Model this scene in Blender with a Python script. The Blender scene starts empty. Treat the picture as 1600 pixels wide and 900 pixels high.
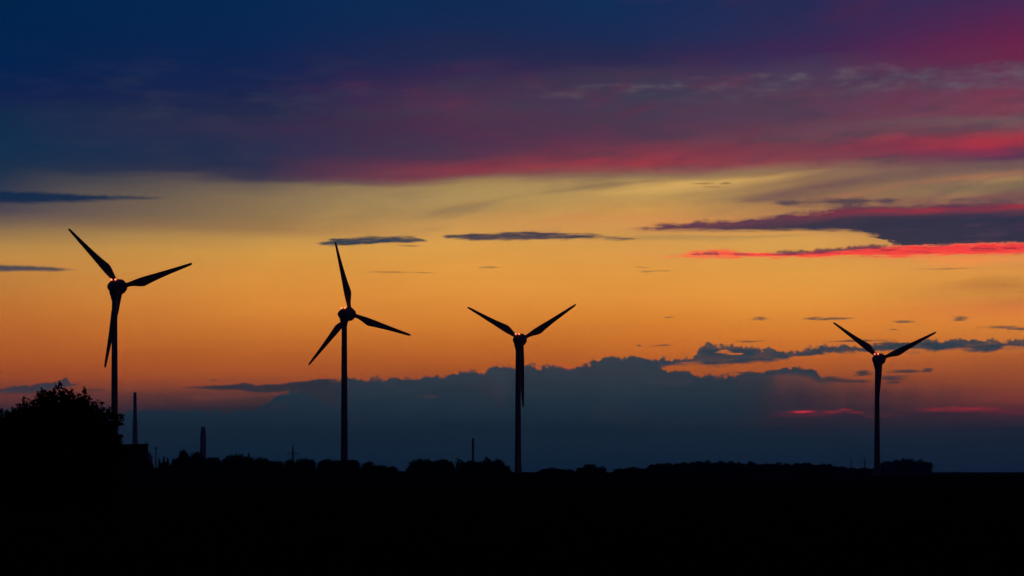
import bpy, bmesh, math, random
from mathutils import Vector, Matrix

scene = bpy.context.scene
COL = scene.collection
random.seed(7)

# ------------------------------------------------------------------ camera
EYE = 1.7            # eye height above the field, metres
FPX = 2800.0         # focal length in photograph pixels (1600 wide)
HOR = 737.0          # row of the horizon in the photograph

cam_data = bpy.data.cameras.new('camera')
cam = bpy.data.objects.new('camera', cam_data)
COL.objects.link(cam)
cam_data.sensor_fit = 'HORIZONTAL'
cam_data.sensor_width = 36.0
cam_data.lens = 36.0 * FPX / 1600.0
cam_data.shift_y = (HOR - 450.0) / 1600.0
cam_data.clip_start = 0.5
cam_data.clip_end = 40000.0
cam.location = (0, 0, EYE)
cam.rotation_euler = (math.radians(90), 0, 0)
scene.camera = cam

scene.view_settings.view_transform = 'Standard'
scene.view_settings.look = 'None'
scene.view_settings.exposure = 0.0
scene.view_settings.gamma = 1.0
scene.view_settings.use_curve_mapping = False

cy = scene.cycles
cy.max_bounces = 2
cy.diffuse_bounces = 1
cy.glossy_bounces = 1
cy.transmission_bounces = 0
cy.volume_bounces = 0
cy.use_adaptive_sampling = True
cy.adaptive_threshold = 0.02
cy.adaptive_min_samples = 8

SUN_AZ, SUN_EL = math.radians(9.0), math.radians(0.6)


def at(px, py, dist):
    """World point seen at a photograph pixel, at a distance along the view."""
    return Vector(((px - 800.0) / FPX * dist, dist, EYE + (HOR - py) / FPX * dist))


# ------------------------------------------------------------------ sky
world = bpy.data.worlds.new('World')
scene.world = world
world.use_nodes = True
world.cycles.sampling_method = 'MANUAL'
world.cycles.sample_map_resolution = 512
WT = world.node_tree
WT.nodes.clear()


def srgb(c):
    out = []
    for v in c:
        v = v / 255.0
        out.append(v / 12.92 if v <= 0.04045 else ((v + 0.055) / 1.055) ** 2.4)
    return out


class S:
    """A shader socket with arithmetic."""
    def __init__(self, sock):
        self.s = sock

    def __add__(self, o): return math_node('ADD', self, o)
    def __radd__(self, o): return math_node('ADD', o, self)
    def __sub__(self, o): return math_node('SUBTRACT', self, o)
    def __rsub__(self, o): return math_node('SUBTRACT', o, self)
    def __mul__(self, o): return math_node('MULTIPLY', self, o)
    def __rmul__(self, o): return math_node('MULTIPLY', o, self)
    def __truediv__(self, o): return math_node('DIVIDE', self, o)


def plug(node, idx, v):
    if isinstance(v, S):
        WT.links.new(v.s, node.inputs[idx])
    else:
        node.inputs[idx].default_value = v


def math_node(op, a, b=None, c=None):
    n = WT.nodes.new('ShaderNodeMath')
    n.operation = op
    plug(n, 0, a)
    if b is not None: plug(n, 1, b)
    if c is not None: plug(n, 2, c)
    return S(n.outputs[0])


def madd(a, b, c): return math_node('MULTIPLY_ADD', a, b, c)
def mx(a, b): return math_node('MAXIMUM', a, b)
def mn(a, b): return math_node('MINIMUM', a, b)


def ramp01(x, a, b, kind='SMOOTHSTEP'):
    n = WT.nodes.new('ShaderNodeMapRange')
    n.interpolation_type = kind
    n.clamp = True
    plug(n, 0, x)
    if b < a:                       # smoothstep wants rising limits
        plug(n, 1, b); plug(n, 2, a); plug(n, 3, 1.0); plug(n, 4, 0.0)
    else:
        plug(n, 1, a); plug(n, 2, b); plug(n, 3, 0.0); plug(n, 4, 1.0)
    return S(n.outputs[0])


def mixc(c1, c2, f):
    n = WT.nodes.new('ShaderNodeMix')
    n.data_type = 'RGBA'
    n.clamp_factor = True
    plug(n, 0, f)
    for idx, c in ((6, c1), (7, c2)):
        if isinstance(c, S):
            WT.links.new(c.s, n.inputs[idx])
        else:
            n.inputs[idx].default_value = (*srgb(c), 1.0)
    return S(n.outputs[2])


def mulc(c, f):
    n = WT.nodes.new('ShaderNodeVectorMath')
    n.operation = 'SCALE'
    WT.links.new(c.s, n.inputs[0])
    plug(n, 3, f)
    return S(n.outputs[0])


def vec(x, y, z=0.0):
    n = WT.nodes.new('ShaderNodeCombineXYZ')
    plug(n, 0, x); plug(n, 1, y); plug(n, 2, z)
    return S(n.outputs[0])


def noise(v, scale, detail=3.0, rough=0.55, signed=True):
    n = WT.nodes.new('ShaderNodeTexNoise')
    n.noise_dimensions = '2D'
    WT.links.new(v.s, n.inputs['Vector'])
    n.inputs['Scale'].default_value = scale
    n.inputs['Detail'].default_value = detail
    n.inputs['Roughness'].default_value = rough
    r = S(n.outputs['Fac'])
    return madd(r, 2.0, -1.0) if signed else r


def sky_pt(px, py):
    """Photograph pixel -> (U, V): azimuth and tangent of elevation; 1 unit = 100 px near the middle."""
    az = math.atan((px - 800.0) / FPX)
    return az * FPX / 100.0, (HOR - py) / 100.0 * math.cos(az)


def curve(x, pts, lo, hi):
    """Piecewise-linear function of a socket through pts [(x, y)...], y within lo..hi."""
    x0, x1 = pts[0][0], pts[-1][0]
    n = WT.nodes.new('ShaderNodeFloatCurve')
    m = n.mapping
    m.extend = 'HORIZONTAL'
    c = m.curves[0]
    q = [((a - x0) / (x1 - x0), (b - lo) / (hi - lo)) for a, b in pts]
    while len(c.points) < len(q):
        c.points.new(0.5, 0.5)
    for p, (a, b) in zip(c.points, q):
        p.location = (a, b)
        p.handle_type = 'VECTOR'
    m.update()
    plug(n, 1, madd(x, 1.0 / (x1 - x0), -x0 / (x1 - x0)))
    return madd(S(n.outputs[0]), hi - lo, lo)


def colour_ramp(x, stops):
    n = WT.nodes.new('ShaderNodeValToRGB')
    cr = n.color_ramp
    cr.interpolation = 'LINEAR'
    stops = sorted(stops)
    while len(cr.elements) < len(stops):
        cr.elements.new(0.5)
    for e, (p, c) in zip(cr.elements, stops):
        e.position = p
        e.color = (*srgb(c), 1.0)
    plug(n, 0, x)
    return S(n.outputs[0])


tc = WT.nodes.new('ShaderNodeTexCoord')
sep = WT.nodes.new('ShaderNodeSeparateXYZ')
WT.links.new(tc.outputs['Generated'], sep.inputs[0])
DX, DY, DZ = (S(sep.outputs[i]) for i in range(3))
AZ = math_node('ARCTAN2', DX, DY)
HYP = math_node('SQRT', DX * DX + DY * DY + 1e-6)
U = AZ * (FPX / 100.0)
V = (DZ / HYP) * (FPX / 100.0)
EL = math_node('ARCTANGENT', DZ / HYP)

# turbulence shared by the cloud layers
UV = vec(U, V)
tilt_v = V - U * 0.045                              # the high bands rise gently to the right
streak = noise(vec(U * 0.22, tilt_v * 2.2), 1.0, 4.0, 0.55)
streak_fine = noise(vec(U * 0.9, tilt_v * 9.0), 1.0, 4.0, 0.6)
puff = noise(UV, 4.2, 4.0, 0.6)
puff_fine = noise(UV, 13.0, 3.0, 0.6)
shred = noise(vec(U * 2.2, V * 9.0), 1.0, 4.0, 0.62)
shred_fine = noise(vec(U * 2.6, V * 24.0), 1.0, 4.0, 0.62)
ragged = madd(puff_fine, 0.45, puff)
broad = noise(vec(U * 0.35, V * 0.8), 1.0, 3.0, 0.5)
UB = madd(shred, 0.06, U)
body = madd(ramp01(madd(shred_fine, 0.6, shred), -0.6, 0.3), 0.16, 0.84)      # uneven thickness of the clouds
UB2 = madd(shred, 0.4, U)
UVW = vec(madd(shred, 0.10, U), madd(shred_fine, 0.02, madd(shred, 0.025, V)))

# --- air and high cloud deck: colour by elevation, changing along the horizon
COLUMNS = {
    0: [(0, (0, 36, 76)), (100, (2, 36, 80)), (150, (14, 34, 78)), (180, (16, 44, 78)), (230, (17, 48, 80)),
        (270, (28, 50, 76)), (300, (52, 60, 80)), (325, (78, 72, 84)), (345, (118, 98, 82)), (365, (152, 120, 78)),
        (385, (182, 136, 74)), (405, (194, 138, 70)), (440, (190, 124, 58)), (480, (190, 114, 48)), (520, (187, 101, 42)),
        (560, (180, 90, 38)), (590, (166, 78, 40)), (612, (126, 64, 52)), (635, (88, 52, 56)), (660, (52, 44, 54)),
        (690, (27, 46, 63)), (737, (17, 39, 60))],
    410: [(0, (6, 40, 82)), (60, (9, 38, 82)), (110, (18, 36, 80)), (150, (28, 38, 78)), (180, (40, 44, 76)),
          (205, (52, 46, 78)), (235, (42, 48, 80)), (258, (44, 48, 78)), (275, (62, 56, 78)), (288, (112, 96, 84)),
          (310, (138, 116, 86)), (340, (152, 122, 82)), (358, (166, 126, 80)), (374, (205, 154, 80)), (395, (221, 159, 72)),
          (425, (220, 149, 64)), (470, (216, 136, 54)), (510, (205, 120, 46)), (550, (190, 101, 40)), (580, (178, 88, 40)),
          (600, (150, 74, 48)), (618, (96, 60, 56)), (640, (48, 46, 56)), (670, (30, 51, 66)), (700, (22, 47, 65)),
          (737, (16, 40, 61))],
    710: [(0, (15, 43, 84)), (40, (21, 41, 82)), (80, (36, 40, 78)), (110, (52, 40, 78)), (130, (60, 44, 78)),
          (160, (80, 50, 78)), (190, (80, 48, 76)), (220, (74, 50, 80)), (243, (88, 54, 78)), (258, (118, 58, 76)),
          (270, (134, 66, 76)), (278, (136, 96, 84)), (288, (172, 142, 90)), (303, (182, 150, 94)), (330, (184, 146, 88)),
          (350, (212, 158, 86)), (380, (226, 164, 78)), (420, (226, 154, 66)), (460, (222, 143, 58)), (500, (211, 127, 48)),
          (540, (198, 108, 40)), (570, (186, 94, 38)), (600, (160, 78, 44)), (625, (92, 58, 56)), (650, (44, 46, 56)),
          (680, (28, 51, 66)), (710, (21, 46, 65)), (737, (16, 40, 61))],
    1000: [(0, (17, 45, 86)), (60, (28, 43, 83)), (100, (42, 42, 80)), (125, (62, 56, 82)), (160, (68, 60, 84)),
           (190, (78, 58, 82)), (215, (100, 56, 78)), (235, (124, 58, 76)), (254, (150, 62, 74)), (266, (150, 84, 80)),
           (276, (148, 118, 88)), (290, (198, 158, 92)), (310, (200, 158, 90)), (330, (218, 160, 84)), (348, (226, 150, 84)),
           (368, (222, 162, 84)), (400, (226, 158, 74)), (440, (226, 150, 62)), (500, (219, 131, 48)), (540, (205, 112, 42)),
           (570, (190, 97, 40)), (600, (160, 78, 44)), (625, (92, 58, 56)), (650, (44, 46, 56)), (680, (28, 51, 66)),
           (710, (21, 46, 65)), (737, (16, 40, 61))],
    1260: [(0, (38, 43, 86)), (40, (48, 43, 85)), (80, (60, 41, 84)), (105, (72, 56, 88)), (140, (82, 62, 88)),
           (170, (90, 62, 84)), (200, (106, 66, 84)), (218, (112, 72, 84)), (235, (128, 62, 78)), (250, (132, 68, 80)),
           (262, (146, 96, 86)), (275, (150, 115, 88)), (290, (146, 110, 84)), (310, (160, 120, 84)), (330, (176, 128, 84)),
           (350, (212, 150, 84)), (372, (224, 165, 84)), (420, (226, 158, 70)), (470, (225, 145, 57)), (520, (214, 125, 46)),
           (560, (196, 101, 42)), (595, (156, 78, 46)), (620, (110, 62, 56)), (645, (60, 48, 58)), (670, (34, 50, 65)),
           (700, (23, 45, 64)), (737, (17, 39, 61))],
    1590: [(0, (70, 42, 84)), (30, (86, 38, 80)), (60, (104, 36, 75)), (88, (112, 38, 74)), (105, (100, 58, 86)),
           (125, (104, 64, 86)), (142, (120, 56, 82)), (163, (128, 66, 84)), (180, (116, 88, 92)), (195, (122, 70, 80)),
           (210, (178, 48, 70)), (226, (150, 48, 80)), (244, (98, 56, 84)), (258, (114, 92, 88)), (275, (140, 106, 88)),
           (292, (136, 112, 88)), (310, (126, 84, 84)), (350, (150, 100, 84)), (405, (226, 148, 78)), (430, (222, 150, 68)),
           (455, (204, 138, 62)), (482, (216, 122, 60)), (500, (220, 130, 54)), (522, (212, 124, 50)), (560, (180, 94, 46)),
           (592, (158, 78, 46)), (620, (138, 64, 54)), (645, (84, 48, 58)), (668, (42, 49, 65)), (700, (27, 44, 64)),
           (737, (20, 38, 60))],
}
VMAX = 7.7
Vr = (V + streak * 0.05 + streak_fine * 0.03 + ramp01(V, 3.2, 4.8) * (streak * 0.16 + broad * 0.12)) * (1.0 / VMAX)
keys = sorted(COLUMNS)
base = None
for i, k in enumerate(keys):
    stops = [(max(0.0, min(1.0, sky_pt(k, y)[1] / VMAX)), c) for y, c in COLUMNS[k]]
    c = colour_ramp(Vr, stops)
    if base is None:
        base = c
    else:
        base = mixc(base, c, ramp01(U + broad * 0.4, sky_pt(keys[i - 1], 0)[0], sky_pt(k, 0)[0], 'LINEAR'))
sky = base


# --- cloud shapes
def band(pts, amp_t, amp_b, soft_t, soft_b, nt=None, nb=None, warp=None):
    """Cloud between an upper and a lower outline [(px, top, bottom)...]; ragged by noise, amounts in pixels."""
    nt = nt or ragged
    nb = nb or shred
    top = [sky_pt(x, t) for x, t, b in pts]
    bot = [sky_pt(x, b) for x, t, b in pts]
    vals = [v for _, v in top + bot]
    lo, hi = min(vals) - 0.05, max(vals) + 0.05
    uu = warp or UB
    ct = curve(uu, top, lo, hi)
    cb = curve(uu, bot, lo, hi)
    mt = ramp01(madd(nt, amp_t / 100, ct - V), 0.0, soft_t / 100)
    mb = ramp01(madd(nb, amp_b / 100, V - cb), 0.0, soft_b / 100)
    return mt * mb, ct, cb


def wisps(items, rag=0.5, soft=0.55):
    """Small lens-shaped clouds [(px, py, half width, half height)...]"""
    tot = None
    for (x, y, rx, ry) in items:
        u0, v0 = sky_pt(x, y)
        n = WT.nodes.new('ShaderNodeVectorMath')
        n.operation = 'MULTIPLY_ADD'
        WT.links.new(UVW.s, n.inputs[0])
        n.inputs[1].default_value = (100.0 / rx, 100.0 / ry, 0)
        n.inputs[2].default_value = (-u0 * 100.0 / rx, -v0 * 100.0 / ry, 0)
        l = WT.nodes.new('ShaderNodeVectorMath')
        l.operation = 'LENGTH'
        WT.links.new(n.outputs[0], l.inputs[0])
        d = S(l.outputs['Value'])
        tot = d if tot is None else mn(tot, d)
    tot = 1.0 - tot
    return ramp01(madd(shred_fine, rag, tot), 0.0, soft)


# grey wisps hanging in the deck on the upper right
fil = noise(vec(U * 1.5, V * 4.2), 1.6, 5.0, 0.62)
fil_band, _, _ = band([(-10, 170, 176), (90, 172, 195), (230, 168, 192), (330, 172, 174), (560, 134, 140), (760, 128, 150), (900, 128, 170),
                       (1000, 124, 170), (1120, 118, 168), (1250, 104, 160), (1400, 96, 165), (1600, 92, 160)],
                      12, 20, 10, 40, shred, streak_fine)
fil_m = ramp01(fil, -0.2, 0.5) * fil_band * ramp01(U, sky_pt(-100, 0)[0], sky_pt(1300, 0)[0])
sky = mixc(sky, (110, 102, 110), fil_m * 0.52)

# mottling of the deck: wine-red and slate patches drawn out along it
deck_zone = ramp01(V, 4.55, 4.8) * ramp01(V, 6.6, 5.9)
wine = noise(vec(U * 0.9, (V - U * 0.07) * 3.0), 1.0, 5.0, 0.6)
sky = mixc(sky, (104, 48, 72), ramp01(wine, -0.1, 0.7) * deck_zone * ramp01(U, sky_pt(330, 0)[0], sky_pt(760, 0)[0]) * 0.55)
slate = noise(vec(U * 0.8 + 9.0, (V - U * 0.05) * 3.6), 1.0, 5.0, 0.6)
sky = mixc(sky, (58, 60, 80), ramp01(slate, -0.15, 0.6) * deck_zone * ramp01(U, sky_pt(-200, 0)[0], sky_pt(500, 0)[0]) * 0.5)
upper = noise(vec(U * 0.5 + 3.0, (V - U * 0.09) * 1.7), 1.0, 4.0, 0.55)
sky = mixc(sky, (82, 38, 74), ramp01(upper, 0.0, 0.6) * ramp01(V, 5.7, 6.3) * ramp01(U, sky_pt(700, 0)[0], sky_pt(1500, 0)[0]) * 0.4)

# soft greyish rolls between the deck and the clear strip
roll = noise(vec(U * 0.5, (V - U * 0.13) * 3.4), 1.0, 4.0, 0.5)
roll_zone = ramp01(V, 3.55, 3.95) * ramp01(V, 4.8, 4.45) * ramp01(U, sky_pt(250, 0)[0], sky_pt(700, 0)[0])
sky = mixc(sky, (112, 92, 84), ramp01(roll, 0.0, 0.7) * roll_zone * 0.42)
sky = mixc(sky, (226, 176, 98), ramp01(roll, -0.1, -0.6) * roll_zone * 0.25)
roll_a, _, _ = band([(760, 308, 306), (850, 294, 308), (950, 282, 298), (1030, 275, 288), (1100, 270, 276), (1130, 270, 270)], 6, 8, 10, 12, streak_fine, streak)
sky = mixc(sky, (134, 108, 84), roll_a * 0.85)
# bright yellow tongue below the red edge
tongue, _, _ = band([(880, 303, 305), (960, 293, 312), (1060, 281, 308), (1150, 273, 300), (1240, 265, 284), (1330, 260, 264)], 5, 8, 10, 22, streak_fine, streak)
sky = mixc(sky, (230, 182, 102), tongue * 0.85)
roll_b, _, _ = band([(1090, 322, 318), (1180, 300, 322), (1270, 281, 308), (1366, 265, 290), (1480, 255, 276), (1600, 246, 268)], 8, 10, 16, 16, streak, streak_fine)
sky = mixc(sky, (116, 84, 84), roll_b * 0.85)
roll_c, _, _ = band([(1150, 334, 330), (1220, 318, 332), (1320, 297, 316), (1420, 281, 298), (1520, 270, 286), (1600, 262, 278)], 6, 8, 10, 14, streak_fine, streak_fine)
sky = mixc(sky, (178, 116, 86), roll_c * 0.65)
roll_d, _, _ = band([(1260, 322, 318), (1360, 302, 312), (1460, 290, 306), (1600, 276, 304)], 5, 6, 10, 12, streak_fine, streak_fine)
sky = mixc(sky, (124, 104, 84), roll_d * 0.7)

# red underlit lower edge of the deck
red_edge, _, _ = band([(520, 268, 270), (640, 252, 275), (760, 246, 276), (860, 238, 270), (960, 234, 268), (1060, 230, 264),
                       (1180, 236, 262), (1280, 226, 250), (1330, 232, 244), (1420, 206, 240), (1520, 200, 238), (1600, 196, 238)], 12, 5, 26, 14, streak, streak)
red_w = curve(U, [(sky_pt(x, 0)[0], v) for x, v in ((500, 0.0), (640, 0.25), (780, 0.45), (860, 0.85), (1000, 0.7), (1070, 0.5), (1150, 0.2), (1330, 0.15), (1430, 0.45), (1600, 0.55))], 0.0, 1.0)
sky = mixc(sky, (174, 56, 64), red_edge * red_w * 0.75 * ramp01(broad * 0.5 + streak + streak_fine * 0.5, -0.6, 0.3))

# dark blue cloud bars on the left
bars, _, _ = band([(-60, 295, 320), (20, 296, 320), (60, 297, 321), (120, 301, 319), (180, 303, 316), (240, 305, 314), (300, 310, 310)], 3, 4, 7, 8)
sky = mixc(sky, (18, 44, 76), bars * 0.95)
bars2, _, _ = band([(-60, 411, 427), (0, 412, 427), (50, 413, 426), (90, 416, 426), (150, 423, 423)], 2, 3, 5, 6)
sky = mixc(sky, (70, 68, 76), bars2 * 0.95)

# two slate bars in the orange
mid, _, _ = band([(480, 383, 380), (500, 377, 385), (520, 370, 386), (545, 369, 385), (600, 367, 382), (645, 367, 381), (662, 372, 380),
                  (678, 377, 376), (682, 370, 369), (700, 365, 374), (735, 363, 377), (780, 361, 378), (830, 360, 376), (880, 361, 376), (920, 363, 375), (960, 368, 376), (1000, 371, 376), (1030, 375, 373)],
                 6, 4, 6, 4.5, shred_fine, shred_fine)
sky = mixc(sky, mixc((50, 62, 76), (76, 66, 76), ramp01(U, sky_pt(620, 0)[0], sky_pt(760, 0)[0])), mid * body)

# the long violet cloud on the right with its red upper rim
hi_c, hi_t, hi_b = band([(945, 361, 359), (975, 357, 362), (1010, 353, 363), (1040, 347, 364), (1090, 345, 363), (1130, 340, 364), (1180, 336, 364), (1230, 331, 364),
                         (1280, 325, 364), (1325, 319, 365), (1350, 318, 367), (1375, 317, 375), (1395, 317, 384), (1410, 317, 392), (1480, 315, 392), (1640, 312, 392)],
                        7, 4, 9, 8, madd(puff_fine, 0.25, shred), shred_fine, UB2)
dep = ramp01((hi_t - V) + streak_fine * 0.06, 0.0, 0.42)
hi_col = mixc((98, 58, 78), (44, 48, 72), ramp01(dep, 0.15, 0.7))
rim, _, _ = band([(1180, 345, 342), (1240, 331, 345), (1300, 324, 343), (1360, 322, 339), (1420, 322, 338), (1480, 320, 336), (1540, 317, 334), (1600, 313, 331)], 5, 7, 11, 13, streak_fine, streak_fine)
hi_col = mixc(hi_col, mixc((128, 42, 72), (190, 42, 56), ramp01(U, sky_pt(1290, 0)[0], sky_pt(1400, 0)[0])), rim * 0.85)
lift = noise(vec(U * 0.8, V * 4.0), 1.0, 3.0, 0.5)
hi_col = mixc(hi_col, (84, 52, 78), ramp01(lift, 0.0, 0.6) * ramp01(U, sky_pt(1400, 0)[0], sky_pt(1560, 0)[0]) * 0.7)
hi_col = mixc(hi_col, (78, 60, 82), ramp01(streak_fine, 0.05, 0.5) * 0.45)
sky = mixc(sky, hi_col, hi_c * 0.97)
shelf, _, _ = band([(1195, 320, 317), (1220, 311, 324), (1280, 306, 325), (1340, 305, 324), (1400, 309, 321), (1440, 311, 319), (1500, 307, 320), (1600, 308, 318)], 9, 8, 10, 10, shred, shred)
sky = mixc(sky, (84, 66, 82), shelf * body * 0.9)
# thin grey veil below its left end
veil, _, _ = band([(930, 372, 374), (980, 366, 379), (1060, 365, 380), (1160, 366, 380), (1260, 364, 372), (1330, 366, 366)], 3, 6, 5, 10, streak_fine, streak_fine)
sky = mixc(sky, (176, 140, 84), veil * 0.6)

# fiery streak
fire, _, _ = band([(955, 404, 402), (985, 399, 405), (1010, 398, 406), (1060, 396, 406), (1085, 389, 408), (1130, 388, 408), (1180, 391, 407), (1230, 391, 408), (1260, 389, 408),
                   (1310, 386, 406), (1350, 382, 406), (1400, 381, 407), (1440, 380, 405), (1500, 378, 404), (1550, 376, 403), (1640, 375, 402)],
                  5, 7, 9, 13, madd(puff_fine, 0.4, shred_fine), shred_fine)
hot_core = ramp01(fire, 0.25, 0.9) * ramp01(U, sky_pt(1010, 0)[0], sky_pt(1180, 0)[0])
sky = mixc(sky, mixc((255, 122, 76), (255, 64, 64), hot_core), ramp01(fire, 0.0, 0.6) * 0.95)
glow, _, _ = band([(1380, 402, 402), (1430, 398, 418), (1500, 398, 428), (1560, 398, 420), (1640, 398, 410)], 2, 8, 6, 22, shred, streak)
sky = mixc(sky, (255, 142, 70), glow * (1.0 - fire) * 0.6)
ash, _, _ = band([(1050, 400, 399), (1075, 398, 400), (1085, 394, 401), (1120, 392, 401), (1136, 398, 398), (1142, 395, 400), (1165, 393, 401), (1180, 398, 398), (1200, 396, 398), (1215, 393, 400),
                  (1250, 389, 400), (1290, 386, 397), (1340, 382, 393), (1375, 380, 390), (1410, 386, 384)],
                 6, 5, 5, 5, ragged, shred_fine)
sky = mixc(sky, (82, 58, 78), ash * 0.85)
fleck = ramp01(noise(vec(U * 2.0, V * 15.0), 1.0, 4.0, 0.68), 0.06, 0.4)
sky = mixc(sky, (122, 40, 62), fleck * fire * ramp01(U, sky_pt(1260, 0)[0], sky_pt(1330, 0)[0]) * 0.7)

# low sky right: dimmer brown air
brown = noise(vec(U * 0.45, V * 2.6), 1.0, 3.0, 0.5)
sky = mixc(sky, (176, 104, 54), ramp01(U, sky_pt(1340, 0)[0], sky_pt(1600, 0)[0]) * ramp01(V, 2.3, 2.75) * ramp01(V, 3.2, 2.9) * ramp01(brown, -0.3, 0.5) * 0.7)

# faint pencil lines
lines = wisps([(608, 425, 44, 1.6), (660, 426, 26, 1.4), (768, 417, 26, 2.2), (1000, 418, 18, 1.5), (1025, 423, 34, 1.6), (1478, 420, 62, 1.8),
               (1095, 287, 24, 2.2), (1135, 286, 14, 2.0), (1112, 292, 20, 1.6), (640, 384, 34, 1.4)], 0.5, 0.8)
sky = mixc(sky, (128, 92, 66), lines * 0.62)
# small grey clouds over the right-hand turbine
small = wisps([(1187, 497, 13, 3.6), (1272, 497, 20, 2.4), (1303, 498, 34, 2.6), (1416, 502, 22, 3.2), (1500, 498, 19, 5.6), (1565, 511, 40, 3.6), (1598, 513, 26, 3),
               (1396, 515, 16, 1.6), (997, 540, 7, 2.4), (1036, 540, 20, 2.0), (1045, 496, 14, 1.6), (331, 594, 13, 1.8), (260, 607, 5, 2.6), (1170, 533, 26, 2.0)], 0.8, 0.95)
sky = mixc(sky, (84, 68, 66), small * 0.9)

# --- the low bank
SLATE_T = (42, 63, 74)
depth_col = mixc((16, 41, 61), SLATE_T, ramp01(V + puff * 0.08, 0.0, 1.75, 'LINEAR'))
bank_mott = noise(vec(U * 0.7, V * 1.6), 1.3, 4.0, 0.55)
depth_col = mixc(depth_col, (66, 52, 60), ramp01(bank_mott, 0.05, 0.7) * ramp01(V, 0.55, 0.95) * ramp01(V, 1.6, 1.1) * 0.5)
billow = noise(vec(U * 1.5, V * 3.4), 1.0, 5.0, 0.6)
depth_col = mixc(depth_col, (62, 72, 80), ramp01(billow, 0.0, 0.65) * ramp01(V, 0.7, 1.5) * 0.42)
depth_col = mixc(depth_col, (22, 40, 54), ramp01(billow, -0.05, -0.6) * ramp01(V, 0.5, 1.2) * 0.45)
bank, bank_t, _ = band([(395, 640, 700), (440, 612, 700), (455, 604, 700), (470, 595, 700), (540, 590, 720), (640, 589, 737), (690, 587, 737), (704, 583, 737), (716, 578, 737), (735, 578, 737),
                   (754, 582, 737), (765, 573, 737), (784, 567, 737), (800, 571, 737), (812, 575, 737), (820, 570, 737), (832, 566, 737), (846, 570, 737),
                   (860, 569, 737), (874, 570, 737), (886, 575, 737), (900, 573, 737), (914, 569, 737), (928, 561, 737), (944, 556, 737), (958, 552, 737), (974, 556, 737),
                   (990, 552, 737), (1004, 557, 737), (1020, 561, 737), (1034, 574, 737), (1048, 580, 737), (1075, 578, 737), (1092, 584, 737), (1120, 587, 737), (1145, 586, 737),
                   (1165, 580, 737), (1205, 577, 737), (1215, 573, 737), (1245, 573, 737), (1268, 577, 737), (1285, 587, 737), (1312, 592, 737), (1340, 598, 737), (1400, 604, 737), (1460, 612, 737)],
                  11, 3, 5, 30)
left_soft = ramp01(U, sky_pt(380, 0)[0], sky_pt(520, 0)[0])
right_fade = ramp01(U + noise(vec(U * 3.0, V * 0.25), 1.0, 2.0, 0.5) * 0.5, sky_pt(1420, 0)[0], sky_pt(1140, 0)[0])
fade_low = mx(right_fade, ramp01(bank_t - V, 0.30, 0.06) * ramp01(U, sky_pt(1330, 0)[0], sky_pt(1270, 0)[0]))
edge_glow = ramp01(bank_t - V + puff * 0.03, 0.07, 0.0) * ramp01(bank_t - V + puff * 0.045, -0.05, 0.0)
sky = mixc(sky, depth_col, bank * mx(left_soft, ramp01(V, 1.5, 1.2)) * fade_low * 0.97)
rim_red = ramp01(noise(vec(U * 1.4, V * 0.4), 1.0, 2.0, 0.5), 0.05, 0.4) * ramp01(U, sky_pt(820, 0)[0], sky_pt(950, 0)[0]) * ramp01(U, sky_pt(1060, 0)[0], sky_pt(1000, 0)[0])
sky = mixc(sky, (235, 84, 60), edge_glow * rim_red * 0.6)

# shelf leading in from the left and its pink slit
lead, _, _ = band([(268, 606, 604), (290, 604, 608), (330, 601, 610), (362, 600, 611), (378, 596, 612), (392, 599, 614), (402, 602, 615), (415, 599, 615), (440, 598, 614), (470, 594, 612), (520, 590, 640), (560, 590, 650)], 2.5, 3, 3, 4)
sky = mixc(sky, (48, 52, 62), lead * ramp01(U, sky_pt(560, 0)[0], sky_pt(500, 0)[0]) * 0.95)
slit, _, _ = band([(270, 626, 624), (320, 612, 630), (370, 612, 625), (410, 615, 623), (445, 612, 620), (462, 608, 607)], 1.5, 3, 5, 8)
sky = mixc(sky, (126, 66, 58), slit * 0.45)
slit2 = wisps([(672, 620, 30, 3.0)], 0.4, 1.0)
sky = mixc(sky, (92, 64, 60), slit2 * 0.6)

# upper arm of the bank reaching out to the right
arm, _, _ = band([(1000, 568, 566), (1020, 560, 582), (1040, 557, 578), (1060, 559, 574), (1080, 555, 571), (1092, 545, 570), (1104, 537, 571), (1125, 536, 574), (1160, 540, 571), (1200, 542, 567), (1240, 547, 561),
                  (1268, 541, 557), (1300, 538, 552), (1340, 538, 552), (1400, 534, 553), (1430, 531, 551), (1480, 530, 550), (1500, 527, 547), (1512, 528, 550), (1545, 530, 551), (1568, 530, 546), (1600, 527, 545), (1640, 526, 545)],
                 11, 9, 5, 6, ragged, shred)
gap, _, _ = band([(1112, 555, 549), (1124, 548, 552), (1134, 547, 554), (1150, 549, 555), (1160, 550, 554), (1170, 556, 550)], 7, 6, 3, 3, shred_fine, shred)
sky = mixc(sky, mixc((42, 60, 72), (54, 64, 74), ramp01(bank_mott, -0.4, 0.4)), arm * (1.0 - gap) * body)
arm2 = wisps([(1340, 533, 58, 2.6), (1165, 583, 40, 2.4), (1395, 536, 40, 2.2)], 0.7, 0.7)
sky = mixc(sky, (62, 58, 62), arm2 * 0.8)
scraps = wisps([(1350, 582, 18, 5.5), (1300, 593, 34, 6), (1335, 597, 40, 4.0), (1395, 590, 30, 6.5), (1415, 580, 32, 3.8), (1450, 578, 12, 4.2), (1395, 598, 16, 4)], 0.8, 0.8)
sky = mixc(sky, (64, 56, 62), scraps * 0.9)
shafts = noise(vec(U * 3.2, V * 0.22), 1.0, 3.0, 0.5)
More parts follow.
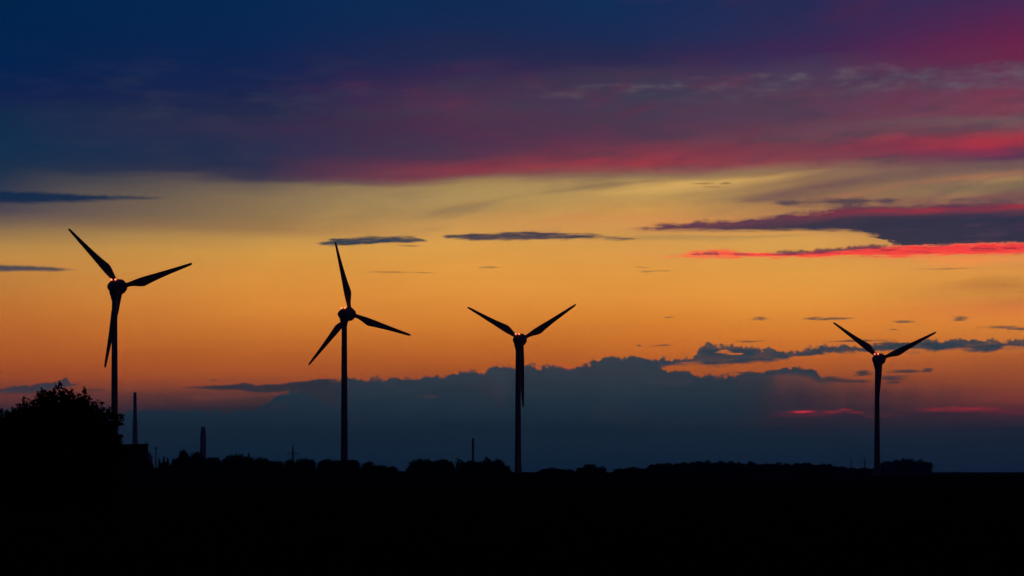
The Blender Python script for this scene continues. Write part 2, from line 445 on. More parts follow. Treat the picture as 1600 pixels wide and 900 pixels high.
sky = mixc(sky, (58, 46, 56), ramp01(U, sky_pt(1120, 0)[0], sky_pt(1240, 0)[0]) * ramp01(U, sky_pt(1600, 0)[0], sky_pt(1430, 0)[0]) * ramp01(V, 1.5, 1.1) * ramp01(V, 0.5, 0.8) * (0.3 + 0.4 * ramp01(shafts, -0.5, 0.5)))

# small clouds behind the left-hand tree
left_s, _, _ = band([(-60, 608, 618), (0, 607, 618), (12, 604, 618), (26, 602, 617), (60, 598, 616), (82, 598, 614), (92, 593, 612), (104, 588, 609), (114, 596, 606), (128, 602, 600)], 7, 5, 3, 6)
sky = mixc(sky, (60, 60, 72), left_s * 0.95)
left_w = wisps([(148, 610, 22, 4)], 0.3, 0.7)
sky = mixc(sky, (100, 62, 60), left_w * 0.7)

# red slits where the sun has just gone
ember = wisps([(1252, 644, 22, 2.8)], 0.6, 0.9)
sky = mixc(sky, (120, 44, 62), wisps([(1256, 646, 70, 9)], 0.3, 1.1) * 0.55)
ridge, _, _ = band([(1190, 652, 651), (1260, 648, 654), (1296, 644, 652), (1320, 637, 646), (1336, 640, 648), (1356, 646, 656), (1400, 644, 652), (1440, 638, 645), (1490, 633, 645), (1540, 636, 648), (1600, 638, 649), (1640, 640, 648)],
                   3, 3, 10, 10, shred, streak_fine)
sky = mixc(sky, (156, 46, 62), ridge * 0.8)
hot = wisps([(1300, 644, 22, 3.4), (1320, 640, 18, 3.4), (1342, 645, 20, 3.2), (1500, 639, 84, 5.4)], 0.75, 1.2)
sky = mixc(sky, (196, 48, 64), hot * 0.62)
sky = mixc(sky, (240, 60, 70), ember * 0.9)

# broad unevenness of the light
sky = mulc(sky, 1.07 + 0.31 * ramp01(V, 4.0, 2.4) + 0.36 * ramp01(V, 1.4, 0.1) + streak * 0.05 + broad * 0.06 + streak_fine * 0.03)

# away from the afterglow the evening sky falls off towards night
off_az = math_node('ABSOLUTE', AZ - SUN_AZ)
sky = mixc(sky, (4, 12, 31), ramp01(off_az, 0.45, 1.7) * 0.97)
sky = mixc(sky, (2, 10, 28), ramp01(EL, 0.30, 1.1) * 0.95)
sky = mixc(sky, (2, 5, 10), ramp01(EL, -0.004, -0.05))

nish = WT.nodes.new('ShaderNodeTexSky')
nish.sky_type = 'NISHITA'
nish.sun_disc = False
nish.sun_elevation = SUN_EL
nish.sun_rotation = SUN_AZ
bg_air = WT.nodes.new('ShaderNodeBackground')
bg_air.inputs['Strength'].default_value = 0.0002
WT.links.new(nish.outputs[0], bg_air.inputs['Color'])
bg = WT.nodes.new('ShaderNodeBackground')
bg.inputs['Strength'].default_value = 1.0
WT.links.new(sky.s, bg.inputs['Color'])
add = WT.nodes.new('ShaderNodeAddShader')
WT.links.new(bg.outputs[0], add.inputs[0])
WT.links.new(bg_air.outputs[0], add.inputs[1])
wout = WT.nodes.new('ShaderNodeOutputWorld')
WT.links.new(add.outputs[0], wout.inputs['Surface'])

# ------------------------------------------------------------------ sun (already down: a last weak ray)
sun_data = bpy.data.lights.new('sun', 'SUN')
sun_data.energy = 0.02
sun_data.angle = math.radians(6.0)
sun_data.color = (1.0, 0.45, 0.2)
sun = bpy.data.objects.new('sun', sun_data)
COL.objects.link(sun)
sun_dir = Vector((math.sin(SUN_AZ) * math.cos(SUN_EL), math.cos(SUN_AZ) * math.cos(SUN_EL), math.sin(SUN_EL)))
sun.rotation_euler = sun_dir.to_track_quat('Z', 'Y').to_euler()
sun.location = (60, 300, 400)


# ------------------------------------------------------------------ materials
def material(name, colour, rough=0.8, vary=0.25, scale=3.0, spec=0.2, emit=None, strength=0.0, metal=0.0, detail=4.0):
    m = bpy.data.materials.new(name)
    m.use_nodes = True
    nt = m.node_tree
    b = nt.nodes['Principled BSDF']
    tcn = nt.nodes.new('ShaderNodeTexCoord')
    nz = nt.nodes.new('ShaderNodeTexNoise')
    nz.inputs['Scale'].default_value = scale
    nz.inputs['Detail'].default_value = detail
    nt.links.new(tcn.outputs['Object'], nz.inputs['Vector'])
    cr = nt.nodes.new('ShaderNodeValToRGB')
    cr.color_ramp.elements[0].position = 0.3
    cr.color_ramp.elements[1].position = 0.7
    cr.color_ramp.elements[0].color = (*[c * (1 - vary) for c in colour], 1)
    cr.color_ramp.elements[1].color = (*[min(1, c * (1 + vary)) for c in colour], 1)
    nt.links.new(nz.outputs['Fac'], cr.inputs[0])
    nt.links.new(cr.outputs[0], b.inputs['Base Color'])
    b.inputs['Roughness'].default_value = rough
    b.inputs['Specular IOR Level'].default_value = spec
    b.inputs['Metallic'].default_value = metal
    if emit:
        b.inputs['Emission Color'].default_value = (*emit, 1)
        b.inputs['Emission Strength'].default_value = strength
    return m


M_SOIL = material('field_soil', (0.030, 0.026, 0.018), 0.95, 0.35, 0.6, 0.0)
M_GRASS = material('field_grass', (0.022, 0.030, 0.012), 0.9, 0.3, 0.5, 0.0)
M_LEAF = material('leaf', (0.030, 0.045, 0.016), 0.85, 0.35, 0.9, 0.0)
M_BARK = material('bark', (0.045, 0.034, 0.024), 0.95, 0.35, 4.0, 0.05)
M_PAINT = material('turbine_paint', (0.26, 0.27, 0.28), 0.65, 0.06, 0.6, 0.15)
M_BLADE = material('blade_gelcoat', (0.26, 0.27, 0.28), 0.6, 0.05, 0.5, 0.15)
M_CONC = material('concrete', (0.34, 0.34, 0.335), 0.9, 0.15, 0.08, 0.1)
M_DARKCONC = material('sooty_concrete', (0.07, 0.07, 0.07), 0.95, 0.2, 0.2, 0.05)
M_STEEL = material('galvanised_steel', (0.20, 0.21, 0.22), 0.6, 0.12, 1.0, 0.2)
M_WALL = material('sheet_cladding', (0.06, 0.065, 0.065), 0.8, 0.15, 1.0, 0.1)
M_ROOF = material('roof_sheet', (0.045, 0.04, 0.04), 0.85, 0.2, 1.0, 0.1)
M_WOOD = material('tarred_wood', (0.05, 0.038, 0.028), 0.9, 0.25, 3.0, 0.1)
M_RED = material('beacon_lens', (0.5, 0.02, 0.01), 0.3, 0.05, 2.0, 0.3, emit=(1.0, 0.15, 0.08), strength=4.5)
M_HOUSING = material('beacon_housing', (0.08, 0.08, 0.08), 0.6, 0.1, 2.0)


# ------------------------------------------------------------------ object helpers
def link(name, mesh, mat=None, parent=None, loc=None):
    o = bpy.data.objects.new(name, mesh)
    COL.objects.link(o)
    if mat and not mesh.materials:
        mesh.materials.append(mat)
    if parent: o.parent = parent
    if loc is not None: o.location = loc
    return o


def tag(o, label=None, cat=None, group=None, kind=None):
    if label: o['label'] = label
    if cat: o['category'] = cat
    if group: o['group'] = group
    if kind: o['kind'] = kind
    return o


def empty(name, loc, rz=0.0):
    o = bpy.data.objects.new(name, None)
    COL.objects.link(o)
    o.empty_display_size = 0.5
    o.location = loc
    o.rotation_euler = (0, 0, rz)
    return o


def lathe_mesh(name, prof, seg=32, axis='Z', smooth=True):
    """prof [(s, r)...] turned about an axis."""
    vs, fs = [], []
    for s, r in prof:
        for k in range(seg):
            a = 2 * math.pi * k / seg
            c, d = r * math.cos(a), r * math.sin(a)
            vs.append((c, d, s) if axis == 'Z' else (c, s, d))
    n = len(prof)
    for i in range(n - 1):
        for k in range(seg):
            k2 = (k + 1) % seg
            q = (i * seg + k, i * seg + k2, (i + 1) * seg + k2, (i + 1) * seg + k)
            fs.append(q if axis == 'Z' else q[::-1])
    cap0 = tuple(range(seg)); cap1 = tuple(range((n - 1) * seg, n * seg))
    fs.append(cap0[::-1] if axis == 'Z' else cap0)
    fs.append(cap1 if axis == 'Z' else cap1[::-1])
    me = bpy.data.meshes.new(name)
    me.from_pydata(vs, [], fs)
    if smooth:
        for p in me.polygons: p.use_smooth = len(p.vertices) == 4
    me.update()
    return me


class MB:
    def __init__(self): self.v, self.f = [], []

    def box(self, c, s):
        x, y, z = c; a, b, d = s[0] / 2, s[1] / 2, s[2] / 2
        n = len(self.v)
        self.v += [(x + i * a, y + j * b, z + k * d) for k in (-1, 1) for j in (-1, 1) for i in (-1, 1)]
        for q in ((0, 2, 3, 1), (4, 5, 7, 6), (0, 1, 5, 4), (2, 6, 7, 3), (0, 4, 6, 2), (1, 3, 7, 5)):
            self.f.append(tuple(n + t for t in q))

    def tube(self, p, q, r0, r1, seg=6):
        p, q = Vector(p), Vector(q)
        d = (q - p).normalized()
        a = d.orthogonal().normalized(); b = d.cross(a)
        n = len(self.v)
        for c, r in ((p, r0), (q, r1)):
            for k in range(seg):
                t = 2 * math.pi * k / seg
                self.v.append(tuple(c + a * (r * math.cos(t)) + b * (r * math.sin(t))))
        for k in range(seg):
            k2 = (k + 1) % seg
            self.f.append((n + k, n + k2, n + seg + k2, n + seg + k))
        self.f.append(tuple(n + k for k in range(seg))[::-1])
        self.f.append(tuple(n + seg + k for k in range(seg)))

    def prism(self, poly, y0, y1):
        """polygon in x,z swept along y"""
        n = len(self.v); m = len(poly)
        self.v += [(x, y0, z) for x, z in poly] + [(x, y1, z) for x, z in poly]
        for k in range(m):
            k2 = (k + 1) % m
            self.f.append((n + k, n + k2, n + m + k2, n + m + k))
        self.f.append(tuple(n + k for k in range(m))[::-1])
        self.f.append(tuple(n + m + k for k in range(m)))

    def mesh(self, name, smooth=False):
        me = bpy.data.meshes.new(name)
        me.from_pydata(self.v, [], self.f)
        me.update()
        bm = bmesh.new(); bm.from_mesh(me)
        bmesh.ops.recalc_face_normals(bm, faces=bm.faces)
        bm.to_mesh(me); bm.free()
        if smooth:
            for p in me.polygons: p.use_smooth = True
        return me

    def build(self, name, mat, parent=None, smooth=False):
        return link(name, self.mesh(name, smooth), mat, parent)


# ------------------------------------------------------------------ ground
def ground_mesh():
    ys = [-250, -60, -10]
    y = 4.0
    while y < 9500:
        ys.append(y); y *= 1.09
    ys.append(9500)
    xs = [-4600, -3600, -2600, -1800, -1200, -800, -500, -300, -180, -110, -70, -45, -30, -20, -13, -8, -4]
    xs = xs + [0] + [-x for x in xs[::-1]]
    rnd = random.Random(3)
    vs, fs = [], []
    for y in ys:
        for x in xs:
            d = math.hypot(x, y)
            z = rnd.uniform(-0.10, 0.06) if 15 < d < 400 else (rnd.uniform(-0.05, 0.0) if d <= 15 else -0.02)
            vs.append((x, y, z))
    w = len(xs)
    for j in range(len(ys) - 1):
        for i in range(w - 1):
            a = j * w + i
            fs.append((a, a + 1, a + w + 1, a + w))
    me = bpy.data.meshes.new('field')
    me.from_pydata(vs, [], fs)
    for p in me.polygons: p.use_smooth = True
    return me


tag(link('field', ground_mesh(), M_SOIL), 'flat dark farm field stretching to the horizon', None, None, 'structure')


def grass_mesh():
    rnd = random.Random(11)
    vs, fs = [], []
    for _ in range(15000):
        d = 16 + 110 * rnd.random() ** 1.6
        x = rnd.uniform(-0.36, 0.36) * d
        for k in range(3):
            a = rnd.uniform(0, 6.28)
            h = rnd.uniform(0.10, 0.30)
            w = rnd.uniform(0.010, 0.022)
            lx, ly = rnd.gauss(0, 0.07), rnd.gauss(0, 0.07)
            ox, oy = x + rnd.gauss(0, 0.03), d + rnd.gauss(0, 0.03)
            n = len(vs)
            vs += [(ox - w * math.cos(a), oy - w * math.sin(a), -0.12), (ox + w * math.cos(a), oy + w * math.sin(a), -0.12), (ox + lx, oy + ly, h)]
            fs.append((n, n + 1, n + 2))
    me = bpy.data.meshes.new('field_grass')
    me.from_pydata(vs, [], fs)
    return me


tag(link('field_grass', grass_mesh(), M_GRASS), 'short dark grass covering the near field', 'grass', None, 'stuff')

# ------------------------------------------------------------------ wind turbines
ROTOR_R = 33.0


def blade_mesh():
    """Blade along +Z from the hub centre, chord along X (trailing edge +X), thickness along Y."""
    st = [  # r, chord, share of chord behind the pitch axis, relative thickness, twist deg
        (1.9, 1.85, 0.50, 1.00, 0), (3.2, 1.80, 0.50, 1.00, 0), (4.4, 1.90, 0.53, 0.85, 9), (6.0, 2.45, 0.60, 0.55, 12), (7.8, 3.15, 0.66, 0.38, 11),
        (9.2, 3.58, 0.69, 0.31, 10), (10.4, 3.62, 0.70, 0.28, 9), (11.6, 3.42, 0.69, 0.25, 8), (14, 3.00, 0.68, 0.23, 6.0), (17.5, 2.50, 0.67, 0.21, 4.5),
        (21, 2.08, 0.66, 0.19, 3), (25, 1.66, 0.65, 0.18, 2), (29, 1.30, 0.64, 0.17, 1), (31.5, 1.06, 0.63, 0.16, 0.5), (32.6, 0.86, 0.60, 0.16, 0), (33.0, 0.50, 0.55, 0.2, 0)]
    seg = 20
    vs, fs = [], []
    for r, c, back, th, tw in st:
        t = math.radians(tw)
        for k in range(seg):
            a = 2 * math.pi * k / seg
            x = math.cos(a) * 0.5
            y = math.sin(a) * 0.5 * th
            if th < 0.9:
                y *= (0.35 + 0.65 * (0.5 - x) ** 0.5) * 1.15       # fuller at the leading edge
            x = (x + 0.5) - (1 - back)
            x *= c; y *= c
            vs.append((x * math.cos(t) - y * math.sin(t), x * math.sin(t) + y * math.cos(t), r))
    n = len(st)
    for i in range(n - 1):
        for k in range(seg):
            k2 = (k + 1) % seg
            fs.append((i * seg + k, i * seg + k2, (i + 1) * seg + k2, (i + 1) * seg + k))
    fs.append(tuple(range(seg))[::-1]); fs.append(tuple(range((n - 1) * seg, n * seg)))
    me = bpy.data.meshes.new('blade')
    me.from_pydata(vs, [], fs)
    for p in me.polygons: p.use_smooth = len(p.vertices) == 4
    me.materials.append(M_BLADE)
    return me


BLADE = blade_mesh()
NACELLE = lathe_mesh('nacelle', [(-4.3, 0.05), (-4.2, 0.38), (-3.8, 0.85), (-3.1, 1.40), (-2.2, 1.92), (-1.2, 2.32), (0.0, 2.66), (1.2, 2.87), (2.4, 2.97), (3.3, 2.95), (3.35, 2.80)], 40, 'Y')
RING = lathe_mesh('generator_ring', [(3.38, 2.84), (3.42, 3.04), (4.15, 3.02), (4.20, 2.82)], 40, 'Y')
SPINNER = lathe_mesh('spinner', [(4.24, 2.60), (4.3, 2.72), (4.9, 2.62), (5.6, 2.36), (6.3, 1.95), (6.9, 1.42), (7.3, 0.85), (7.5, 0.35), (7.55, 0.05)], 40, 'Y')
COLLAR = lathe_mesh('yaw_collar', [(-5.2, 1.28), (-4.2, 1.42), (-3.2, 1.75), (-2.4, 2.0), (-1.6, 2.0)], 32)
mb = MB(); mb.tube((0, 0, 0), (0, 0, 0.34), 0.12, 0.12, 8); mb.box((0, 0, 0.06), (0.6, 0.6, 0.08))
BEACON_BASE = mb.mesh('beacon_mount'); BEACON_BASE.materials.append(M_HOUSING)
BEACON = lathe_mesh('beacon_lens', [(0.34, 0.20), (0.40, 0.29), (0.70, 0.31), (0.86, 0.22), (0.92, 0.06)], 14)
BEACON.materials.append(M_RED)
for me, m in ((NACELLE, M_PAINT), (RING, M_PAINT), (SPINNER, M_PAINT), (COLLAR, M_PAINT)):
    me.materials.append(m)


def turbine(px_tower, py_hub, scale, yaw_rel, blade_deg, label, base_w):
    dist = FPX / scale
    base = at(px_tower, HOR, dist)
    hub_h = EYE + (HOR - py_hub) / scale
    view = math.atan2(base.x, base.y)
    yaw = -(yaw_rel + view)                         # rotor turned away to the right, seen from behind
    root = empty('wind_turbine', (base.x, base.y, 0.0))
    tag(root, label, 'wind turbine', 'wind turbines on the plain')
    H = hub_h - 1.7
    r0 = base_w / 2
    prof = [(-0.3, r0 + 0.12), (0.0, r0 + 0.10), (H * 0.04, r0), (H * 0.12, r0 * 0.95), (H * 0.3, r0 * 0.875), (H * 0.6, r0 * 0.785), (H * 0.85, r0 * 0.72), (H, r0 * 0.69)]
    link('tower', lathe_mesh('tower', prof, 36), M_PAINT, root)
    for f in (0.3, 0.6):
        z = H * f; r = r0 * (0.875 if f < 0.5 else 0.785) + 0.03
        link('flange', lathe_mesh('flange', [(z - 0.12, r), (z + 0.12, r)], 36), M_PAINT, root)
    d = MB(); d.box((0, -r0 - 0.03, 1.6), (0.95, 0.14, 2.2))
    dd = d.build('door', M_STEEL, root)
    hd = MB(); hd.box((0.32, -r0 - 0.14, 1.55), (0.06, 0.08, 0.2)); hd.build('handle', M_HOUSING, dd)
    f = MB(); f.tube((0, 0, -0.6), (0, 0, 0.18), r0 + 2.0, r0 + 1.4, 24); f.build('foundation', M_CONC, root)
    level = Matrix.Rotation(yaw, 4, 'Z')
    rot = level @ Matrix.Rotation(math.radians(5), 4, 'X')     # shaft tilted up towards the rotor
    for nm, me in (('yaw_collar', COLLAR), ('nacelle', NACELLE), ('generator_ring', RING), ('spinner', SPINNER)):
        o = link(nm, me, None, root)
        o.matrix_local = Matrix.Translation((0, 0, hub_h)) @ (level if nm == 'yaw_collar' else rot)
    for sx in (-0.95, 0.95):
        o = link('beacon_mount', BEACON_BASE, None, root)
        o.matrix_local = Matrix.Translation((0, 0, hub_h)) @ rot @ Matrix.Translation((sx, -0.6, 2.22))
        l = link('beacon_lens', BEACON, None, o)
        l['label'] = 'glowing red aviation light'
    for a in blade_deg:
        # blade angle in the rotor plane, counter-clockwise from the right as seen from behind
        o = link('blade', BLADE, None, root)
        o.matrix_local = (Matrix.Translation((0, 0, hub_h)) @ rot @ Matrix.Translation((0, 4.9, 0)) @
                          Matrix.Rotation(math.radians(90 - a), 4, 'Y'))
    return root


turbine(179.0, 448, 3.98, math.radians(32), (14, 134, 254), 'wind turbine beside the big round tree, nearest and tallest of the row', 3.0)
turbine(538.0, 491, 3.54, math.radians(36), (101.5, -18.5, 221.5), 'wind turbine with one blade pointing up and two spread downward', 3.4)
turbine(809.5, 531, 3.20, math.radians(22), (29.5, 149.5, 269.5), 'wind turbine in the middle with its tower before the cloud bank, blades in a Y', 3.45)
turbine(1370.5, 561.5, 3.02, math.radians(24), (22.5, 142.5, 263.2), 'wind turbine farthest right, standing before the small flat wood', 3.2)


# ------------------------------------------------------------------ foliage
def leaf(vs, fs, p, d, n, L, W):
    s = d.cross(n)
    if s.length < 1e-5: s = d.orthogonal()
    s.normalize()
    k = len(vs)
    vs += [tuple(p), tuple(p + d * (L * 0.45) + s * W), tuple(p + d * L), tuple(p + d * (L * 0.45) - s * W)]
    fs.append((k, k + 1, k + 2, k + 3))


def rdir(rnd):
    while True:
        v = Vector((rnd.uniform(-1, 1), rnd.uniform(-1, 1), rnd.uniform(-1, 1)))
        if 0.05 < v.length < 1: return v.normalized()


def crown_mesh(name, lobes, n_fill, n_shoot, leafL, shootL, rnd, shoot_leaves=12, up=0.35):
    """Leaves through the volume of several lobes, with ragged leafy shoots standing out of their skin."""
    vs, fs = [], []
    wts = [r[3] * r[4] * r[5] for r in lobes]
    for _ in range(n_fill):
        lx, ly, lz, a, b, c = rnd.choices(lobes, wts)[0]
        u = rdir(rnd) * rnd.random() ** 0.45
        p = Vector((lx + u.x * a, ly + u.y * b, lz + u.z * c))
        d = (rdir(rnd) + u * 0.6).normalized()
        L = leafL * rnd.uniform(0.7, 1.4)
        leaf(vs, fs, p, d, rdir(rnd), L, L * rnd.uniform(0.26, 0.4))
    for _ in range(n_shoot):
        lx, ly, lz, a, b, c = rnd.choices(lobes, [w ** 0.67 for w in wts])[0]
        u = rdir(rnd)
        if u.z < -0.3: u.z = -u.z
        p = Vector((lx + u.x * a, ly + u.y * b, lz + u.z * c)) * 1.0
        d = (Vector((u.x / a, u.y / b, u.z / c)).normalized() + Vector((0, 0, up)) + rdir(rnd) * 0.45).normalized()
        SL = shootL * rnd.uniform(0.35, 1.3)
        p = p - d * SL * 0.5
        for k in range(shoot_leaves):
            t = (k + rnd.random()) / shoot_leaves
            q = p + d * (SL * t * 1.2) + rdir(rnd) * leafL * 0.35 * (1.15 - t)
            e = (d * 0.7 + rdir(rnd)).normalized()
            L = leafL * (1.25 - 0.75 * t) * rnd.uniform(0.8, 1.2)
            leaf(vs, fs, q, e, rdir(rnd), L, L * 0.3)
    me = bpy.data.meshes.new(name)
    me.from_pydata(vs, [], fs)
    me.materials.append(M_LEAF)
    return me


def trunk_mesh(name, h, r, limbs, spread, rnd):
    m = MB()
    top = Vector((rnd.uniform(-.03, .03) * h, rnd.uniform(-.03, .03) * h, h * 0.55))
    mid = Vector((top.x * 0.4, top.y * 0.4, h * 0.28))
    m.tube((0, 0, -0.3), mid, r, r * 0.75, 8)
    m.tube(mid, top, r * 0.75, r * 0.45, 8)
    for k in range(limbs):
        a = 6.283 * (k + rnd.random() * 0.6) / limbs
        s = mid.lerp(top, rnd.random())
        e = Vector((math.cos(a) * spread * rnd.uniform(0.5, 0.9), math.sin(a) * spread * rnd.uniform(0.5, 0.9), h * rnd.uniform(0.6, 0.9)))
        kn = s.lerp(e, 0.5) + Vector((0, 0, -0.04 * h))
        m.tube(s, kn, r * 0.4, r * 0.26, 6)
        m.tube(kn, e, r * 0.26, r * 0.08, 5)
    me = m.mesh(name, True)
    me.materials.append(M_BARK)
    return me


# the big tree on the left, 90 m away
rnd = random.Random(21)
BD = 90.0
K = FPX / BD                      # px per metre there
bc = at(78, HOR, BD); bc.z = 0
lobes = []
for (px, py, r, dep) in ((86, 660, 43, 0), (46, 678, 44, 0.6), (126, 668, 42, -0.5), (8, 694, 48, 0.2), (150, 700, 38, 0.4), (84, 712, 82, 0), (-34, 722, 52, -0.3),
                         (164, 680, 24, -0.2), (172, 712, 22, 0), (182, 704, 14, 0.2), (184, 726, 16, 0.1), (181, 659, 11, 0.1), (20, 740, 60, 0.2), (140, 745, 45, 0.1), (96, 618, 14, 0.1), (92, 608, 7, 0.1), (110, 622, 9, 0), (68, 626, 15, 0.3), (58, 621, 8, 0), (134, 622, 12, -0.2), (136, 613, 6, -0.2), (40, 636, 12, 0.0), (8, 648, 12, 0.2), (148, 638, 14, 0), (160, 650, 14, 0.1), (172, 660, 14, 0), (116, 632, 18, 0.2), (80, 628, 16, -0.2)):
    p = at(px, py, BD)
    rm = r / K
    lobes.append((p.x - bc.x, dep, p.z, rm, rm * (1.0 if r > 25 else 0.9), rm))
big = empty('broadleaf_tree', bc)
tag(big, 'large round bushy tree in black silhouette at the left edge of the picture', 'tree')
link('crown', crown_mesh('crown', lobes, 46000, 420, 0.19, 0.42, rnd, 20, 0.5), None, big)
link('trunk', trunk_mesh('trunk', 5.2, 0.24, 9, 2.6, rnd), None, big)

# prototypes for the far trees, one unit high
PROTO = []
for k in range(6):
    rr = random.Random(100 + k)
    lb = [(0, 0, 0.42, 0.40, 0.40, 0.38)]
    for j in range(5):
        a = rr.uniform(0, 6.28); q = rr.uniform(0.12, 0.24)
        s = rr.uniform(0.18, 0.28)
        lb.append((math.cos(a) * q, math.sin(a) * q, rr.uniform(0.4, 0.72), s, s, s))
    lb.append((0, 0, 0.16, 0.36, 0.36, 0.18))
    PROTO.append((crown_mesh('crown', lb, 1500, 110, 0.085, 0.16, rr, 8, 0.4), trunk_mesh('trunk', 0.85, 0.035, 5, 0.3, rr)))
# pointed conifers
for k in range(2):
    rr = random.Random(200 + k)
    vs, fs = [], []
    for _ in range(1300):
        t = rr.random() ** 0.8
        a = rr.uniform(0, 6.28); r = 0.21 * (1 - t) * (0.75 + 0.5 * ((t * 9) % 1.0)) * rr.random() ** 0.4
        d = Vector((math.cos(a), math.sin(a), rr.uniform(-0.3, 0.35))).normalized()
        leaf(vs, fs, Vector((math.cos(a) * r, math.sin(a) * r, 0.03 + 0.93 * t)), d, rdir(rr), 0.075, 0.022)
    me = bpy.data.meshes.new('crown'); me.from_pydata(vs, [], fs); me.materials.append(M_LEAF)
    m = MB(); m.tube((0, 0, -0.05), (0, 0, 1.0), 0.022, 0.004, 6)
    t = m.mesh('trunk'); t.materials.append(M_BARK)
    PROTO.append((me, t))

TREE_RND = random.Random(5)


def far_tree(name, px, ytop, dist, wpx, label, group, proto=None, ydepth=0.0):
    k = FPX / dist
    h = EYE + (HOR - ytop) / k
    p = at(px, HOR, dist); p.z = -0.05
    p.y += ydepth
    root = empty(name, p, TREE_RND.uniform(0, 6.28))
    w = (wpx / k) / 0.92
    root.scale = (w, w, h / 0.97)
    tag(root, label, 'tree', group)
    cr, tr = PROTO[proto if proto is not None else TREE_RND.randrange(6)]
    link('crown', cr, None, root)
    link('trunk', tr, None, root)
    return root


def interp(pts, x):
    for (a, b), (c, d) in zip(pts, pts[1:]):
        if a <= x <= c: return b + (d - b) * (x - a) / (c - a)
    return pts[-1][1]


def tree_row(pts, step, wpx, dist, label, group, jitter=1.2, name='hedgerow_tree'):
    x = pts[0][0] + step * 0.4
    while x < pts[-1][0]:
        y = interp(pts, x) + TREE_RND.uniform(-jitter * 0.4, jitter)
        if TREE_RND.random() < 0.2: y -= jitter
        far_tree(name, x, y, dist, wpx * TREE_RND.uniform(0.85, 1.2), label, group, None, TREE_RND.uniform(-14, 14))
        x += step * TREE_RND.uniform(0.75, 1.2)


# treeline left of and behind the second turbine
tree_row([(262, 713), (280, 709), (292, 706), (305, 707), (318, 710)], 9, 20, 620, 'bushy tree in the dark clump at the foot of the stout chimney', 'trees below the stout chimney')
tree_row([(322, 711), (338, 713), (352, 712), (362, 709), (388, 709), (398, 713), (420, 714), (432, 719), (444, 718)], 9, 20, 640,
         'bushy tree in the treeline between stout chimney and nearest pylon', 'trees between the chimney and the pylon')
tree_row([(450, 717), (470, 716), (482, 715), (505, 716), (530, 715), (548, 716), (562, 717)], 9, 20, 660,
         'bushy tree in the treeline round the base of the upright-blade turbine', 'trees at the second turbine')
for px, y, w in ((249, 716, 9), (256, 713, 9), (262, 715, 8), (270, 716, 8), (368, 708, 9), (389, 707, 8)):
    far_tree('conifer', px, y, 600, w * 1.6, 'small pointed conifer standing up out of the treeline near the stout chimney', 'pointed trees near the stout chimney', 6 + (px % 2))
for px, y, w, l in ((575, 722, 26, 'rounded tree just right of the upright-blade turbine, tallest of the descending three'),
                    (596, 724.5, 28, 'flat-topped tree in the middle of the descending three beside the gap'),
                    (613, 727, 20, 'last low tree of the descending three, at the edge of the gap')):
    far_tree('hedgerow_tree', px, y, 640, w, l, None)
tree_row([(584, 733), (622, 734), (634, 734), (800, 735)], 12, 22, 600, 'low bush at the foot of the treeline between the second and third turbines', 'low bushes between the middle turbines', 1.0, 'bush')
for px, y, w, l in ((652, 718, 36, 'rounded tree at the left end of the clump left of the middle turbine'),
                    (672, 716, 34, 'broad tree with a domed top, second in the clump left of the middle turbine'),
                    (690, 716, 30, 'tall domed tree left of the small notch in the middle clump'),
                    (703, 720, 22, 'lower tree at the small notch in the middle clump'),
                    (722, 719, 22, 'low tree left of the thin chimney'),
                    (738, 718, 24, 'tree right in front of the thin chimney'),
                    (750, 719, 20, 'lower tree just right of the thin chimney'),
                    (764, 716, 24, 'tree left of the highest top by the middle turbine'),
                    (779, 714.5, 22, 'highest tree at the right end of the clump by the middle turbine'),
                    (789, 725, 18, 'low sloping tree closest to the left of the middle turbine tower')):
    far_tree('hedgerow_tree', px, y, 620, w, l, None)
far_tree('conifer', 714.5, 714, 620, 7, 'tiny pointed treetop in the notch left of the thin chimney', None, 6)
# right of the middle turbine
tree_row([(800, 738.5), (822, 738), (838, 737)], 9, 18, 560, 'very low bush at the foot of the middle turbine', 'bushes at the middle turbine', 0.8, 'bush')
for px, y, w, l in ((849, 732, 22, 'small tree at the left end of the low clump right of the middle turbine'),
                    (868, 729, 34, 'broad domed tree in the low clump right of the middle turbine'),
                    (888, 732, 26, 'lower tree between the broad dome and the pointed tree'),
                    (912, 729, 26, 'left flank tree of the pointed clump right of the middle turbine'),
                    (924, 722.5, 26, 'tallest pointed tree right of the middle turbine'),
                    (938, 729, 22, 'right flank tree of the pointed clump, before the notch'),
                    (966, 732, 20, 'small tree just right of the notch'),
                    (984, 728, 34, 'rounded tree left of the long level wood'),
                    (1002, 732, 20, 'small tree wedged between the rounded tree and the long level wood')):
    far_tree('hedgerow_tree', px, y, 580, w, l, None)
tree_row([(896, 738), (1012, 738)], 10, 20, 560, 'very low bush along the foot of the trees right of the middle turbine', 'bushes right of the middle turbine', 0.8, 'bush')
tree_row([(1012, 729), (1020, 725), (1040, 724), (1062, 724.5), (1078, 721.5), (1105, 720.5), (1150, 721.5), (1200, 723), (1250, 723.5), (1285, 724.5), (1310, 727), (1320, 730)], 7.5, 17, 1000,
         'tree in the long level wood left of the right-hand turbine', 'trees of the long level wood', 0.8, 'wood_tree')
tree_row([(1316, 731), (1340, 730.5), (1376, 730)], 8, 18, 1100, 'low tree in the strip left of the right-hand turbine base', 'low trees at the right-hand turbine', 0.6, 'wood_tree')
tree_row([(1378, 722), (1392, 720), (1402, 718), (1430, 717.5), (1442, 719), (1450, 722), (1456, 726)], 6.5, 16, 1800,
         'tree in the small flat-topped wood right of the right-hand turbine', 'trees of the small flat wood', 0.6, 'wood_tree')
